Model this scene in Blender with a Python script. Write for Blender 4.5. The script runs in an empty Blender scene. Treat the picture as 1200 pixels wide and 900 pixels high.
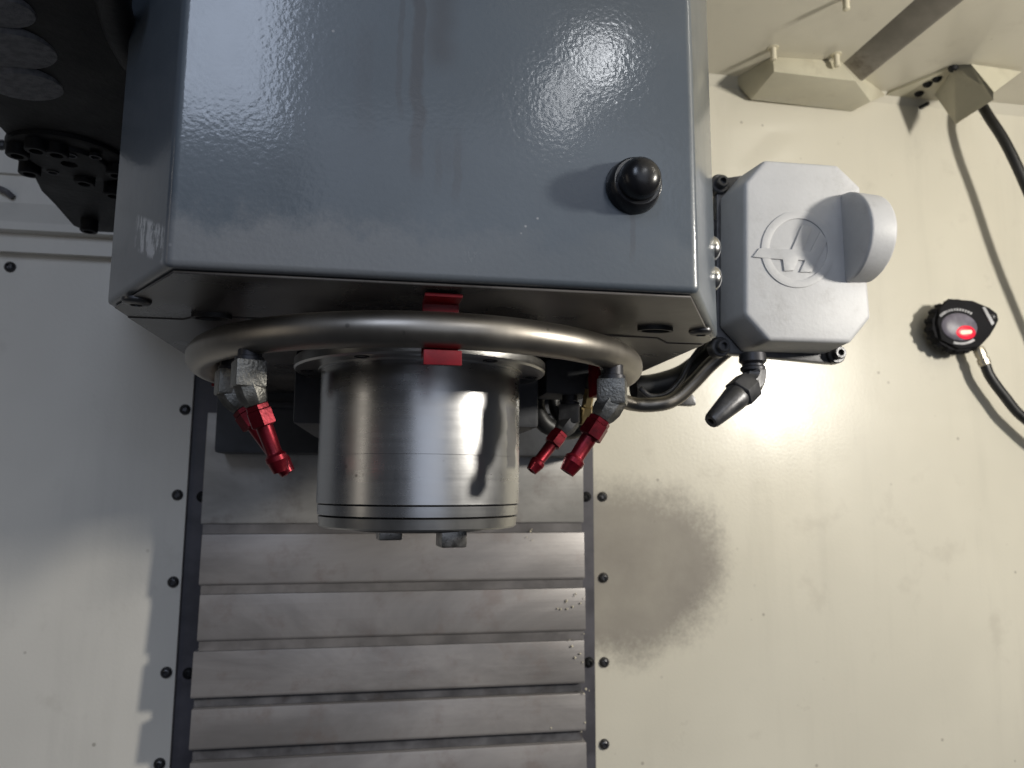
import bpy, bmesh, math, random
from math import sin, cos, pi, radians
from mathutils import Vector, Matrix, Euler
random.seed(7)
S = bpy.context.scene
COL = S.collection

# ------------------------------------------------------------------ camera
F = 870.0                                     # focal length in photo pixels (photo 1200x900)
YAW, PIT, ROLL = radians(9.46), radians(7.7), radians(0.3)
CAM = Vector((-0.021, -0.489, 0.0))           # metres; spindle axis is x=y=0, camera height z=0
fwd = Vector((sin(YAW)*cos(PIT), cos(YAW)*cos(PIT), sin(PIT)))
r0 = Vector((cos(YAW), -sin(YAW), 0)); u0 = r0.cross(fwd)
rgt = r0*cos(ROLL) + u0*sin(ROLL); upv = u0*cos(ROLL) - r0*sin(ROLL)
cd = bpy.data.cameras.new('camera'); cam = bpy.data.objects.new('camera', cd); COL.objects.link(cam)
cd.sensor_width = 36; cd.lens = F/1200*36; cd.clip_start = 0.01; cd.clip_end = 50
cam.matrix_world = Matrix(((rgt.x, upv.x, -fwd.x, CAM.x), (rgt.y, upv.y, -fwd.y, CAM.y),
                           (rgt.z, upv.z, -fwd.z, CAM.z), (0, 0, 0, 1)))
cd.dof.use_dof = True; cd.dof.focus_distance = 0.42; cd.dof.aperture_fstop = 13
S.camera = cam

# ------------------------------------------------------------------ world, lamps, exposure
w = bpy.data.worlds.new('World'); S.world = w; w.use_nodes = True
bg = w.node_tree.nodes['Background']; bg.inputs[0].default_value = (0.80, 0.86, 1.0, 1); bg.inputs[1].default_value = 0.04
S.view_settings.view_transform = 'Standard'; S.view_settings.look = 'None'
S.view_settings.exposure = 0; S.view_settings.gamma = 1

def lamp(name, loc, target, sx, sy, power, color, xdir=None, shape='RECTANGLE', spread=180):
    l = bpy.data.lights.new(name, 'AREA'); l.shape = shape; l.size = sx; l.size_y = sy
    l.energy = power; l.color = color; l.spread = radians(spread)
    o = bpy.data.objects.new(name, l); COL.objects.link(o)
    z = (Vector(loc) - Vector(target)).normalized()
    x = Vector(xdir) if xdir else Vector((0, 0, 1)).cross(z)
    x = (x - z*x.dot(z)).normalized(); y = z.cross(x)
    o.matrix_world = Matrix(((x.x, y.x, z.x, loc[0]), (x.y, y.y, z.y, loc[1]), (x.z, y.z, z.z, loc[2]), (0, 0, 0, 1)))
    return o
def mirror_spot(x, y, Y, dist):                # where a lamp hangs whose mirror image in the plane Y shows at (x, y)
    d = fwd + rgt*((x-600)/F) - upv*((y-450)/F); p = CAM + d*((Y-CAM.y)/d.y)
    return p + Vector((d.x, -d.y, d.z)).normalized()*dist
# the machine's own work light, low on the right of the enclosure
lamp('work_light', (1.02, -0.62, 0.27), (0.15, 0.25, 0.05), 0.08, 0.12, 12.2, (1.0, 0.95, 0.85))
# row of shop ceiling fixtures seen through the open door
for x, y, p, sz in ((775, 62, 3.0, 0.15), (722, 145, 2.6, 0.15), (672, 222, 0.9, 0.12)):
    lamp('ceiling_fixture', mirror_spot(x, y, -0.149, 2.3), (0.1, 0, 0.2), sz*0.8, sz*1.7, p, (0.95, 0.97, 1.0))
# the open door in front of the machine, and the shop window beyond it
lamp('open_door', (0.30, -2.1, 0.25), (0.0, 0.1, 0.1), 1.3, 1.2, 4.0, (0.76, 0.84, 1.0))
# added strip lamp, gives the thin bright streak on the spindle
lamp('added_streak_strip', (-1.0, -0.42, 0.12), (0.0, 0.0, 0.05), 0.025, 0.6, 0.36, (1.0, 0.90, 0.75))
lamp('shop_window', mirror_spot(225, 95, -0.149, 1.9), (0.0, 0.1, 0.1), 0.40, 0.75, 8.0, (0.70, 0.80, 1.0))

# ------------------------------------------------------------------ pixel -> point helpers (depth comes from a plane)
def ray(x, y): return fwd + rgt*((x-600)/F) - upv*((y-450)/F)
def PY(x, y, Y): d = ray(x, y); return CAM + d*((Y-CAM.y)/d.y)
def PZ(x, y, Z): d = ray(x, y); return CAM + d*((Z-CAM.z)/d.z)

# ------------------------------------------------------------------ materials
def lin(c):
    return tuple(((v/12.92) if v <= 0.04045 else ((v+0.055)/1.055)**2.4) for v in c)
class NT:
    def __init__(s, name):
        s.m = bpy.data.materials.new(name); s.m.use_nodes = True
        s.t = s.m.node_tree; s.n = s.t.nodes; s.l = s.t.links
        s.p = s.n['Principled BSDF']; s.tc = s.n.new('ShaderNodeTexCoord')
    def set(s, k, v): s.p.inputs[k].default_value = v
    def lk(s, a, b): s.l.new(a, b)
    def map(s, scale=(1, 1, 1), src='Object'):
        m = s.n.new('ShaderNodeMapping'); m.inputs['Scale'].default_value = scale
        s.lk(s.tc.outputs[src], m.inputs[0]); return m.outputs[0]
    def noise(s, scale, detail=4, rough=0.55, vec=None, dist=0):
        t = s.n.new('ShaderNodeTexNoise'); t.inputs['Scale'].default_value = scale
        t.inputs['Detail'].default_value = detail; t.inputs['Roughness'].default_value = rough
        t.inputs['Distortion'].default_value = dist
        s.lk(vec or s.tc.outputs['Object'], t.inputs['Vector']); return t.outputs[0]
    def ramp(s, fac, a, b, ca=(0, 0, 0, 1), cb=(1, 1, 1, 1)):
        r = s.n.new('ShaderNodeMapRange'); r.interpolation_type = 'SMOOTHSTEP'
        r.inputs[1].default_value = a; r.inputs[2].default_value = b
        s.lk(fac, r.inputs[0]); return r.outputs[0]
    def rng(s, fac, a, b, c, d):
        r = s.n.new('ShaderNodeMapRange'); 
        for i, v in enumerate((a, b, c, d)): r.inputs[1+i].default_value = v
        s.lk(fac, r.inputs[0]); return r.outputs[0]
    def math(s, op, a, b=None, c=None):
        n = s.n.new('ShaderNodeMath'); n.operation = op
        for i, v in enumerate((a, b, c)):
            if v is None: continue
            if isinstance(v, (int, float)): n.inputs[i].default_value = v
            else: s.lk(v, n.inputs[i])
        return n.outputs[0]
    def mix(s, fac, a, b):
        n = s.n.new('ShaderNodeMix'); n.data_type = 'RGBA'
        if isinstance(fac, (int, float)): n.inputs[0].default_value = fac
        else: s.lk(fac, n.inputs[0])
        for i, v in ((6, a), (7, b)):
            if isinstance(v, tuple): n.inputs[i].default_value = v if len(v) == 4 else v+(1,)
            else: s.lk(v, n.inputs[i])
        return n.outputs[2]
    def bump(s, h, strength, dist):
        b = s.n.new('ShaderNodeBump'); b.inputs['Strength'].default_value = strength
        b.inputs['Distance'].default_value = dist; s.lk(h, b.inputs['Height']); 
        return b.outputs[0]
    def xyz(s):
        n = s.n.new('ShaderNodeSeparateXYZ'); s.lk(s.tc.outputs['Object'], n.inputs[0]); return n.outputs

MATS = {}
def simple(name, col, rough=0.5, metal=0.0, var=0.25, scale=60, bump=0.15, bdist=0.0004, coat=0, spec=0.5, dirt=None, dirt_amt=0.5, rvar=0.12):
    k = NT(name); c = tuple(col)
    n1 = k.noise(scale, 5); n2 = k.noise(scale*6, 3)
    dark = tuple(v*(1-var) for v in c); lite = tuple(min(1, v*(1+var)) for v in c)
    base = k.mix(k.ramp(n1, 0.3, 0.7), dark, lite)
    if dirt:
        base = k.mix(k.math('MULTIPLY', k.ramp(k.noise(scale*0.7, 8, 0.7), 0.5, 0.72), dirt_amt), base, dirt)
    k.lk(base, k.p.inputs['Base Color'])
    k.lk(k.rng(n1, 0.2, 0.8, max(0.03, rough-rvar), min(1, rough+rvar)), k.p.inputs['Roughness'])
    k.set('Metallic', metal); k.set('Specular IOR Level', spec)
    if coat: k.set('Coat Weight', coat); k.set('Coat Roughness', 0.12)
    if bump: k.lk(k.bump(n2, bump, bdist), k.p.inputs['Normal'])
    MATS[name] = k.m; return k.m

M_black = simple('black_plastic', (0.012, 0.012, 0.014), 0.28, bump=0.05)
M_rubber = simple('black_rubber', (0.016, 0.016, 0.017), 0.45, bump=0.1)
M_blackox = simple('black_oxide_steel', (0.035, 0.035, 0.04), 0.42, 0.6)
M_cast = simple('dark_casting', (0.045, 0.048, 0.056), 0.6, 0.0, 0.35, 25, 0.4, 0.0006)
M_grease = simple('greasy_black_iron', (0.011, 0.0115, 0.0135), 0.6, 0.0, 0.4, 30, 0.5, 0.0008, dirt=(0.035, 0.034, 0.032), dirt_amt=0.35, spec=0.3)
M_zinc = simple('zinc_steel', (0.20, 0.195, 0.18), 0.42, 0.85, 0.4, 110, 0.5, 0.0007, dirt=(0.03, 0.027, 0.02), dirt_amt=0.85)
M_gun = simple('gunmetal', (0.11, 0.11, 0.115), 0.40, 0.75, 0.25, 70, 0.2)
M_key = simple('worn_key_steel', (0.28, 0.27, 0.255), 0.3, 0.9, 0.35, 120, 0.2, dirt=(0.05, 0.04, 0.03), dirt_amt=0.7)
M_red = simple('red_anodised', (0.15, 0.006, 0.014), 0.38, 0.7, 0.3, 70, 0.25, dirt=(0.025, 0.004, 0.006), dirt_amt=0.75)
M_redclip = simple('red_powder_coat', (0.19, 0.005, 0.011), 0.42, 0.0, 0.2, 90, 0.1, spec=0.3)
M_brass = simple('dull_brass', (0.45, 0.34, 0.16), 0.35, 0.9, 0.25, 70, 0.2, dirt=(0.06, 0.05, 0.03))
M_conn = simple('nickel_connector', (0.50, 0.46, 0.38), 0.4, 0.8, 0.2, 90, 0.2)
M_screw = simple('socket_screw_steel', (0.10, 0.10, 0.105), 0.35, 0.8, 0.25, 120, 0.2)
M_chrome = simple('polished_dome_steel', (0.55, 0.55, 0.55), 0.18, 1.0, 0.1, 80, 0.05)
M_rail = simple('rail_dark_paint', (0.075, 0.072, 0.085), 0.5, 0.0, 0.25, 30, 0.2)
M_wiper = simple('wiper_rubber', (0.10, 0.098, 0.105), 0.45, 0.0, 0.4, 35, 0.3, dirt=(0.05, 0.035, 0.028), dirt_amt=0.6)
M_wiper_glare = simple('glare_grey_wiper', (0.175, 0.165, 0.165), 0.42, 0.0, 0.25, 25, 0.2, dirt=(0.08, 0.07, 0.068), dirt_amt=0.5)  # upper wipers: glare put into the rubber's colour
M_sheet = simple('bracket_sheet_paint', lin((0.80, 0.78, 0.70)), 0.42, 0, 0.06, 20, 0.1, dirt=(0.16, 0.11, 0.06), dirt_amt=0.35)
M_dust = simple('grey_pocket', (0.22, 0.22, 0.235), 0.8, 0, 0.3, 200, 0.5, 0.001)
M_print = simple('pale_print', (0.45, 0.45, 0.47), 0.6, bump=0)
M_white = simple('white_pin', lin((0.86, 0.83, 0.74)), 0.5, 0, 0.08, 40, 0.1)

def led_mat():
    k = NT('lit_led'); k.set('Base Color', (1, 0.1, 0.12, 1)); k.set('Emission Color', (1.0, 0.22, 0.14, 1)); k.set('Emission Strength', 4.5); return k.m
M_led = led_mat()
def lens_mat():
    k = NT('smoked_lens'); k.lk(k.mix(k.ramp(k.noise(70, 3), .35, .65), (0.13, 0.12, 0.15), (0.19, 0.18, 0.22)), k.p.inputs['Base Color'])
    k.set('Roughness', 0.34); k.set('Specular IOR Level', 0.2); return k.m
M_lens = lens_mat()
M_matte = simple('matte_black_plastic', (0.012, 0.012, 0.014), 0.62, bump=0.1, spec=0.08)
def glow_mat():
    k = NT('red_glow'); k.set('Base Color', (0.5, 0.02, 0.04, 1)); k.set('Emission Color', (1.0, 0.005, 0.035, 1)); k.set('Emission Strength', 0.62); k.set('Roughness', 0.3); return k.m
M_glow = glow_mat()

def wall_mat(name, col, stain=None):
    k = NT(name); o = k.xyz()
    big = k.noise(2.2, 4, 0.6); mid = k.noise(14, 6, 0.65); fine = k.noise(260, 2)
    base = k.mix(k.ramp(big, 0.3, 0.7), tuple(v*0.93 for v in col), tuple(min(1, v*1.05) for v in col))
    # vertical wash marks left by coolant
    wash = k.noise(26, 5, 0.6, k.map((1, 1, 0.10)))
    base = k.mix(k.math('MULTIPLY', k.ramp(wash, 0.50, 0.75), 0.22), base, tuple(v*0.72 for v in col))
    base = k.mix(k.math('MULTIPLY', k.ramp(mid, 0.58, 0.74), 0.16), base, (0.26, 0.22, 0.17))
    # tiny splash specks
    v = k.n.new('ShaderNodeTexVoronoi'); v.inputs['Scale'].default_value = 34; k.lk(k.tc.outputs['Object'], v.inputs['Vector'])
    sp = k.math('MULTIPLY', k.ramp(v.outputs['Distance'], 0.085, 0.05), k.ramp(k.noise(11, 2), 0.50, 0.62))
    base = k.mix(k.math('MULTIPLY', sp, 0.5), base, (0.17, 0.14, 0.11))
    rough = k.rng(mid, 0.25, 0.75, 0.26, 0.42)
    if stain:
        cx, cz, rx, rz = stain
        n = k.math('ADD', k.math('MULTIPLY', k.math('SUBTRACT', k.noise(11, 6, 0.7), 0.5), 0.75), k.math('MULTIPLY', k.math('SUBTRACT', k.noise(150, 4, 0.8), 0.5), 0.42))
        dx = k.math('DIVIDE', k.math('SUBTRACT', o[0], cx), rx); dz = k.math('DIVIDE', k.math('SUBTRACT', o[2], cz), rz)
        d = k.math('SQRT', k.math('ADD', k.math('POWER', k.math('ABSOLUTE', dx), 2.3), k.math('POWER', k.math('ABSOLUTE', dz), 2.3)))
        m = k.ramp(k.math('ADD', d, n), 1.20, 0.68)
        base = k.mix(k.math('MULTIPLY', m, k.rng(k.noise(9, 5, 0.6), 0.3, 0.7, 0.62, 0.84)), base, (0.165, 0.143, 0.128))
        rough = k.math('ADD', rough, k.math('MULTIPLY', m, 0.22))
        # dirt that has run off each screw along the panel edge
    k.lk(base, k.p.inputs['Base Color']); k.lk(rough, k.p.inputs['Roughness']); k.set('Coat Weight', 0.35); k.set('Coat Roughness', 0.12)
    k.lk(k.bump(k.math('ADD', fine, k.math('MULTIPLY', k.noise(7, 3), 3.0)), 0.10, 0.0012), k.p.inputs['Normal'])
    return k.m

def steel_mat(name, col, rough, axis='Z', streak=220, var=0.2, drip=False, spots=True):
    """turned steel: fine rings round the axis, smears, pitting"""
    k = NT(name); o = k.xyz()
    sc = (4, 4, streak) if axis == 'Z' else (1, 1, 1)
    turn = k.noise(1.0 if axis == 'Z' else 60, 3, 0.6, k.map(sc)); smear = k.noise(9, 6, 0.65, k.map((1, 1, 0.45))); fine = k.noise(420, 2)
    base = k.mix(k.ramp(smear, 0.30, 0.72), tuple(v*(1-var) for v in col), col)
    v = k.n.new('ShaderNodeTexVoronoi'); v.inputs['Scale'].default_value = 75; k.lk(k.tc.outputs['Object'], v.inputs['Vector'])
    sp = k.math('MULTIPLY', k.ramp(v.outputs['Distance'], 0.13, 0.07), k.ramp(k.noise(23, 2), 0.54, 0.62))
    if spots: base = k.mix(k.math('MULTIPLY', sp, 0.75), base, (0.05, 0.045, 0.04))
    r = k.math('ADD', k.rng(smear, 0.25, 0.75, rough-0.07, rough+0.10), k.math('MULTIPLY', k.math('SUBTRACT', turn, 0.5), 0.10))
    if drip:                                   # a dark oil run down the right of the nose
        x0, y0, z0, z1, wd = drip; o = (o[0], o[1], k.math('ADD', o[2], PY(493, 625, -0.0645).z))
        e = k.math('ABSOLUTE', k.math('SUBTRACT', k.math('ADD', o[0], k.math('MULTIPLY', k.math('SUBTRACT', k.noise(45, 3), 0.5), 0.007)), x0))
        mk = k.math('MULTIPLY', k.ramp(e, wd, wd*0.7), k.math('MULTIPLY', k.ramp(o[2], z0, z0+0.004), k.ramp(o[2], z1, z1-0.006)))
        mk = k.math('MULTIPLY', mk, k.ramp(o[1], y0, y0-0.002))
        base = k.mix(k.math('MULTIPLY', mk, 0.72), base, (0.10, 0.10, 0.115)); r = k.math('ADD', r, k.math('MULTIPLY', mk, 0.12))
    k.lk(base, k.p.inputs['Base Color']); k.lk(r, k.p.inputs['Roughness']); k.set('Metallic', 1.0)
    if axis == 'Z':
        tg = k.n.new('ShaderNodeTangent'); tg.direction_type = 'RADIAL'; tg.axis = 'Z'; k.lk(tg.outputs[0], k.p.inputs['Tangent']); k.set('Anisotropic', 0.45)
    k.lk(k.bump(k.math('ADD', turn, k.math('MULTIPLY', fine, 0.35)), 0.10, 0.0003), k.p.inputs['Normal'])
    return k.m

M_spindle = steel_mat('turned_steel', (0.52, 0.52, 0.525), 0.25, drip=(0.0545, -0.02, 0.008, 0.052, 0.0042))
M_flange = steel_mat('flange_steel', (0.58, 0.57, 0.55), 0.30, var=0.45)
M_tube = steel_mat('tube_steel', (0.40, 0.37, 0.33), 0.40, axis='N', var=0.35)

def head_paint():
    k = NT('blue_grey_gloss_paint'); o = k.xyz(); o = (o[0], o[1], k.math('ADD', o[2], 0.095))
    col = (0.075, 0.094, 0.117)
    peel = k.noise(480, 2, 0.4); mid = k.noise(11, 5, 0.6); sm = k.noise(24, 7, 0.7, k.map((1, 1, 0.5)))
    base = k.mix(k.ramp(mid, 0.3, 0.7), tuple(v*0.90 for v in col), tuple(v*1.08 for v in col))
    rough = k.rng(sm, 0.25, 0.75, 0.36, 0.50)
    # wiped / dusty film across the lower part of the cover (its edge is ragged)
    zz = k.math('ADD', o[2], k.math('MULTIPLY', k.math('SUBTRACT', k.noise(34, 7, 0.75), 0.5), 0.060))
    film = k.ramp(zz, 0.128, 0.110)
    base = k.mix(k.math('MULTIPLY', film, k.rng(o[0], -0.09, 0.07, 0.60, 0.05)), base, (0.19, 0.195, 0.205))
    rough = k.math('ADD', rough, k.math('MULTIPLY', film, 0.10))
    # wet runs: (x, width, z_top, z_bottom, strength)
    tot = None
    for (x, wd, zt, zb, a) in DRIPS:
        wob = k.math('MULTIPLY', k.math('SUBTRACT', k.noise(38+wd*900, 3, 0.6, k.map((0.2, 1, 1))), 0.5), 0.010)
        e = k.math('ABSOLUTE', k.math('SUBTRACT', k.math('ADD', o[0], wob), x))
        mk = k.math('MULTIPLY', k.ramp(e, wd*1.15, wd*(0.5 if wd < 0.006 else 0.0)), k.math('MULTIPLY', k.ramp(o[2], zb, zb+0.016), k.ramp(o[2], zt+0.02, zt)))
        mk = k.math('MULTIPLY', mk, a)
        tot = mk if tot is None else k.math('MAXIMUM', tot, mk)
    tot = k.math('MULTIPLY', tot, k.ramp(o[1], -0.145, -0.147))
    base = k.mix(tot, base, (0.060, 0.066, 0.078)); rough = k.math('SUBTRACT', rough, k.math('MULTIPLY', tot, 0.05))
    # bare-metal scuff on the lower left corner
    sx = k.math('ADD', k.math('SUBTRACT', o[2], 0.113), k.math('MULTIPLY', k.math('ADD', o[0], 0.133), 0.75))
    sc = k.math('MULTIPLY', k.ramp(k.math('ABSOLUTE', sx), 0.010, 0.007), k.math('MULTIPLY', k.ramp(o[0], -0.150, -0.142), k.ramp(o[0], -0.121, -0.126)))
    sc = k.math('MULTIPLY', sc, k.ramp(k.noise(160, 5, 0.75, k.map((1, 1, 0.35))), 0.47, 0.52))
    base = k.mix(k.math('MULTIPLY', sc, 0.9), base, (0.55, 0.56, 0.58))
    # dust specks
    v = k.n.new('ShaderNodeTexVoronoi'); v.inputs['Scale'].default_value = 70; k.lk(k.tc.outputs['Object'], v.inputs['Vector'])
    sp = k.math('MULTIPLY', k.ramp(v.outputs['Distance'], 0.075, 0.045), k.ramp(k.noise(19, 2), 0.56, 0.62))
    base = k.mix(k.math('MULTIPLY', sp, 0.6), base, (0.40, 0.40, 0.42))
    k.lk(base, k.p.inputs['Base Color']); k.lk(rough, k.p.inputs['Roughness'])
    nb = k.bump(k.math('ADD', peel, k.math('MULTIPLY', k.noise(12, 2), 2.2)), 0.075, 0.0010)
    k.lk(nb, k.p.inputs['Normal']); k.lk(nb, k.p.inputs['Coat Normal']); k.set('Coat Weight', 0.7)
    k.lk(k.math('ADD', k.rng(sm, 0.25, 0.75, 0.06, 0.16), k.math('MULTIPLY', film, 0.14)), k.p.inputs['Coat Roughness'])
    return k.m
def px_drip(x, wpx, yt, yb, a):
    t, b = PY(x, yt, -0.149), PY(x, yb, -0.149); return (b.x, wpx*0.36/F, t.z, b.z, a)
DRIPS = [px_drip(487, 9, -60, 222, 0.9), px_drip(515, 26, -60, 95, 0.75), px_drip(467, 4, -60, 150, 0.55), px_drip(513, 5, 190, 236, 0.45),
         px_drip(536, 6, 185, 250, 0.55), px_drip(525, 24, 195, 215, 0.32), px_drip(742, 4, 245, 318, 0.6), px_drip(427, 12, 60, 180, 0.25)]
M_head = head_paint()
M_under = simple('underside_paint', (0.105, 0.097, 0.092), 0.30, 0.0, 0.3, 18, 0.2, dirt=(0.022, 0.018, 0.014), dirt_amt=0.8)

def alu_mat():
    k = NT('cast_aluminium_paint'); col = lin((0.73, 0.73, 0.735))
    n = k.noise(16, 6, 0.65); f = k.noise(340, 3); g = k.noise(40, 8, 0.75)
    b = k.mix(k.ramp(n, 0.3, 0.7), tuple(v*0.90 for v in col), tuple(v*1.05 for v in col))
    b = k.mix(k.math('MULTIPLY', k.ramp(g, 0.50, 0.76), 0.42), b, (0.25, 0.24, 0.23))
    k.lk(b, k.p.inputs['Base Color']); k.set('Roughness', 0.5); k.lk(k.bump(f, 0.25, 0.0005), k.p.inputs['Normal']); return k.m
M_alu = alu_mat()
def slat_mat(name, col):
    k = NT(name)
    n = k.noise(7, 6, 0.65, k.map((0.5, 1, 1.3)), 0.6); f = k.noise(30, 3, 0.6, k.map((0.12, 1, 8))); g = k.noise(22, 7, 0.7)
    b = k.mix(k.ramp(n, 0.3, 0.7), tuple(v*0.70 for v in col), tuple(v*1.16 for v in col))
    b = k.mix(k.math('MULTIPLY', k.ramp(g, 0.50, 0.72), 0.55), b, (0.20, 0.155, 0.14))
    k.lk(b, k.p.inputs['Base Color']); k.lk(k.rng(n, 0.2, 0.8, 0.30, 0.46), k.p.inputs['Roughness']); k.set('Metallic', 0.30)
    k.lk(k.bump(k.math('ADD', f, k.noise(6, 3)), 0.12, 0.001), k.p.inputs['Normal']); return k.m
M_slat = slat_mat('worn_slat_steel', (0.31, 0.292, 0.288)); M_slat_pale = slat_mat('pale_slat_steel', (0.50, 0.485, 0.465))  # second, paler steel is for the top slat only

# ------------------------------------------------------------------ mesh helpers (world coordinates)
def wpos(p):
    v = Vector((0, 0, 0))
    while p: v += p.location; p = p.parent
    return v
def finish(bm, ang=35, smooth=True):
    bmesh.ops.recalc_face_normals(bm, faces=bm.faces)
    for f in bm.faces: f.smooth = smooth
    for e in bm.edges:
        if len(e.link_faces) == 2 and e.calc_face_angle(0) > radians(ang): e.smooth = False
def obj(name, bm, mat, parent=None, ang=35, bevel=0, seg=2):
    if bevel:
        bmesh.ops.recalc_face_normals(bm, faces=bm.faces); bm.normal_update()
        es = [e for e in bm.edges if len(e.link_faces) == 2 and e.calc_face_angle(0) > radians(28)]
        bmesh.ops.bevel(bm, geom=es, offset=bevel, segments=seg, profile=0.6, affect='EDGES', clamp_overlap=True)
    finish(bm, ang)
    if parent: bmesh.ops.translate(bm, vec=-wpos(parent), verts=bm.verts)
    me = bpy.data.meshes.new(name); bm.to_mesh(me); bm.free(); me.materials.append(mat)
    o = bpy.data.objects.new(name, me); COL.objects.link(o); o.parent = parent
    return o
def tag(o, label=None, cat=None, group=None, kind=None):
    if label: o['label'] = label
    if cat: o['category'] = cat
    if group: o['group'] = group
    if kind: o['kind'] = kind
    return o
def thing(name, label, cat, loc=(0, 0, 0), group=None):
    o = bpy.data.objects.new(name, None); COL.objects.link(o); o.location = loc; o.empty_display_size = 0.02
    return tag(o, label, cat, group)
def B(): return bmesh.new()
def box(bm, a, b):
    x0, y0, z0 = [min(a[i], b[i]) for i in range(3)]; x1, y1, z1 = [max(a[i], b[i]) for i in range(3)]
    vs = [bm.verts.new(p) for p in ((x0,y0,z0),(x1,y0,z0),(x1,y1,z0),(x0,y1,z0),(x0,y0,z1),(x1,y0,z1),(x1,y1,z1),(x0,y1,z1))]
    for f in ((0,3,2,1),(4,5,6,7),(0,1,5,4),(1,2,6,5),(2,3,7,6),(3,0,4,7)): bm.faces.new([vs[i] for i in f])
    return bm
def loft(bm, loops, cap=True):
    rows = [[bm.verts.new(p) for p in l] for l in loops]; n = len(rows[0])
    for a, b in zip(rows, rows[1:]):
        for i in range(n): bm.faces.new((a[i], a[(i+1) % n], b[(i+1) % n], b[i]))
    if cap: bm.faces.new(rows[0][::-1]); bm.faces.new(rows[-1])
    return bm
def prism(bm, pts, d):
    d = Vector(d); return loft(bm, [[Vector(p) for p in pts], [Vector(p)+d for p in pts]])
def frame(ax):
    ax = Vector(ax).normalized(); t = Vector((0, 0, 1)) if abs(ax.z) < 0.9 else Vector((0, 1, 0))
    u = t.cross(ax).normalized(); return u, ax.cross(u).normalized(), ax
def lathe(bm, base, ax, prof, n=32, rot=0.0):
    """prof: (distance along axis, radius)"""
    u, v, a = frame(ax); base = Vector(base)
    return loft(bm, [[base + a*h + (u*cos(rot+2*pi*i/n) + v*sin(rot+2*pi*i/n))*r for i in range(n)] for h, r in prof])
def tube(bm, path, r, n=14, sub=6, closed_ends=True):
    pts = [Vector(p) for p in path]
    if sub > 1:                                                   # Catmull-Rom
        q = [pts[0]*2-pts[1]] + pts + [pts[-1]*2-pts[-2]]; out = []
        for i in range(1, len(q)-2):
            for s in range(sub):
                t = s/sub; p0, p1, p2, p3 = q[i-1:i+3]
                out.append(0.5*((2*p1)+(p2-p0)*t+(2*p0-5*p1+4*p2-p3)*t*t+(3*p1-p0-3*p2+p3)*t**3))
        out.append(q[-2]); pts = out
    loops = []; u = None
    for i, p in enumerate(pts):
        tg = (pts[min(i+1, len(pts)-1)]-pts[max(i-1, 0)]).normalized()
        if u is None: u = frame(tg)[0]
        u = (u - tg*u.dot(tg)).normalized(); v = tg.cross(u)
        loops.append([p + (u*cos(2*pi*k/n)+v*sin(2*pi*k/n))*r for k in range(n)])
    return loft(bm, loops, closed_ends)
def share(name, src, loc, parent, rot=None, scale=None):
    o = bpy.data.objects.new(name, src); COL.objects.link(o); o.parent = parent
    o.location = Vector(loc) - wpos(parent)
    if rot: o.rotation_euler = rot
    if scale: o.scale = scale
    return o
def mesh_only(bm, mat, ang=35):
    finish(bm, ang); me = bpy.data.meshes.new('shared'); bm.to_mesh(me); bm.free(); me.materials.append(mat); return me

# shared screws: axis +Z is the way the head points
def socket_screw(r=0.0055, h=0.006):
    return mesh_only(lathe(B(), (0,0,0), (0,0,1), [(-0.002, r*0.9), (0, r), (h*0.85, r), (h, r*0.86), (h, r*0.52), (h*0.35, r*0.46)], 20), M_screw)
def dome_screw(r=0.008, h=0.004, mat=None, hole=True):
    pr = [(-0.002, r), (0, r), (h*0.35, r*0.96), (h*0.7, r*0.80), (h*0.95, r*0.52)]
    pr += [(h, r*0.42), (h*0.55, r*0.40)] if hole else [(h, r*0.2)]
    return mesh_only(lathe(B(), (0,0,0), (0,0,1), pr, 20), mat or M_screw)
ME_sock = socket_screw(); ME_dome = dome_screw(); ME_rivet = dome_screw(0.0078, 0.0058, M_chrome, False)
ME_pan = dome_screw(0.0062, 0.0045, M_screw)
ME_darkpan = dome_screw(0.0062, 0.0045, M_grease)
TO_CAM = (pi/2, 0, 0)         # head axis +Z -> -Y
DOWN = (pi, 0, 0)

# ------------------------------------------------------------------ the setting: enclosure sheet metal
YW = 0.40
XL = PY(211, 700, YW).x; XR = PY(696, 700, YW).x
ZC = PY(1000, 108, YW).z
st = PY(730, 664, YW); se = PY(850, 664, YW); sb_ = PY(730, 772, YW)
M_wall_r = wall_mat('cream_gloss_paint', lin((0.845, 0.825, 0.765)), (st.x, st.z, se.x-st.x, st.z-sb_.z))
M_wall_l = wall_mat('brightened_gloss_paint', lin((0.90, 0.885, 0.85)))  # same paint as the right wall, extra brightness put into the colour
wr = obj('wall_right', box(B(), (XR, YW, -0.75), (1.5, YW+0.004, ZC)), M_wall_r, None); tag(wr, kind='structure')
# left wall with a folded lip and ledge high up
prof = [(YW, -0.75), (YW, PY(60, 300, YW).z), (YW-0.012, PY(60, 297, YW-.012).z), (YW-0.012, PY(60, 276, YW-.012).z),
        (YW-0.024, PY(60, 271, YW-.024).z), (YW-0.024, PY(60, 262, YW-.024).z), (YW-0.004, PY(60, 240, YW-.004).z), (YW-0.004, PY(60, 208, YW-.004).z),
        (YW-0.008, PY(60, 206, YW-.008).z), (YW-0.008, ZC+0.15)]
bm = B(); loft(bm, [[Vector((x, y, z)) for y, z in prof + [(YW+0.004, ZC+0.15), (YW+0.004, -0.75)]] for x in (-1.3, XL)])
wl = obj('wall_left', bm, M_wall_l, None, 25); tag(wl, kind='structure')
ce = obj('ceiling', box(B(), (0.10, -0.75, ZC), (1.5, YW+0.004, ZC+0.004)), M_wall_r); tag(ce, kind='structure')
lip = obj('corner_fold', prism(B(), [(0.2, YW-0.010, ZC), (0.2, YW, ZC), (0.2, YW, ZC-0.012)], (1.3, 0, 0)), M_wall_r, ce)
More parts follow.
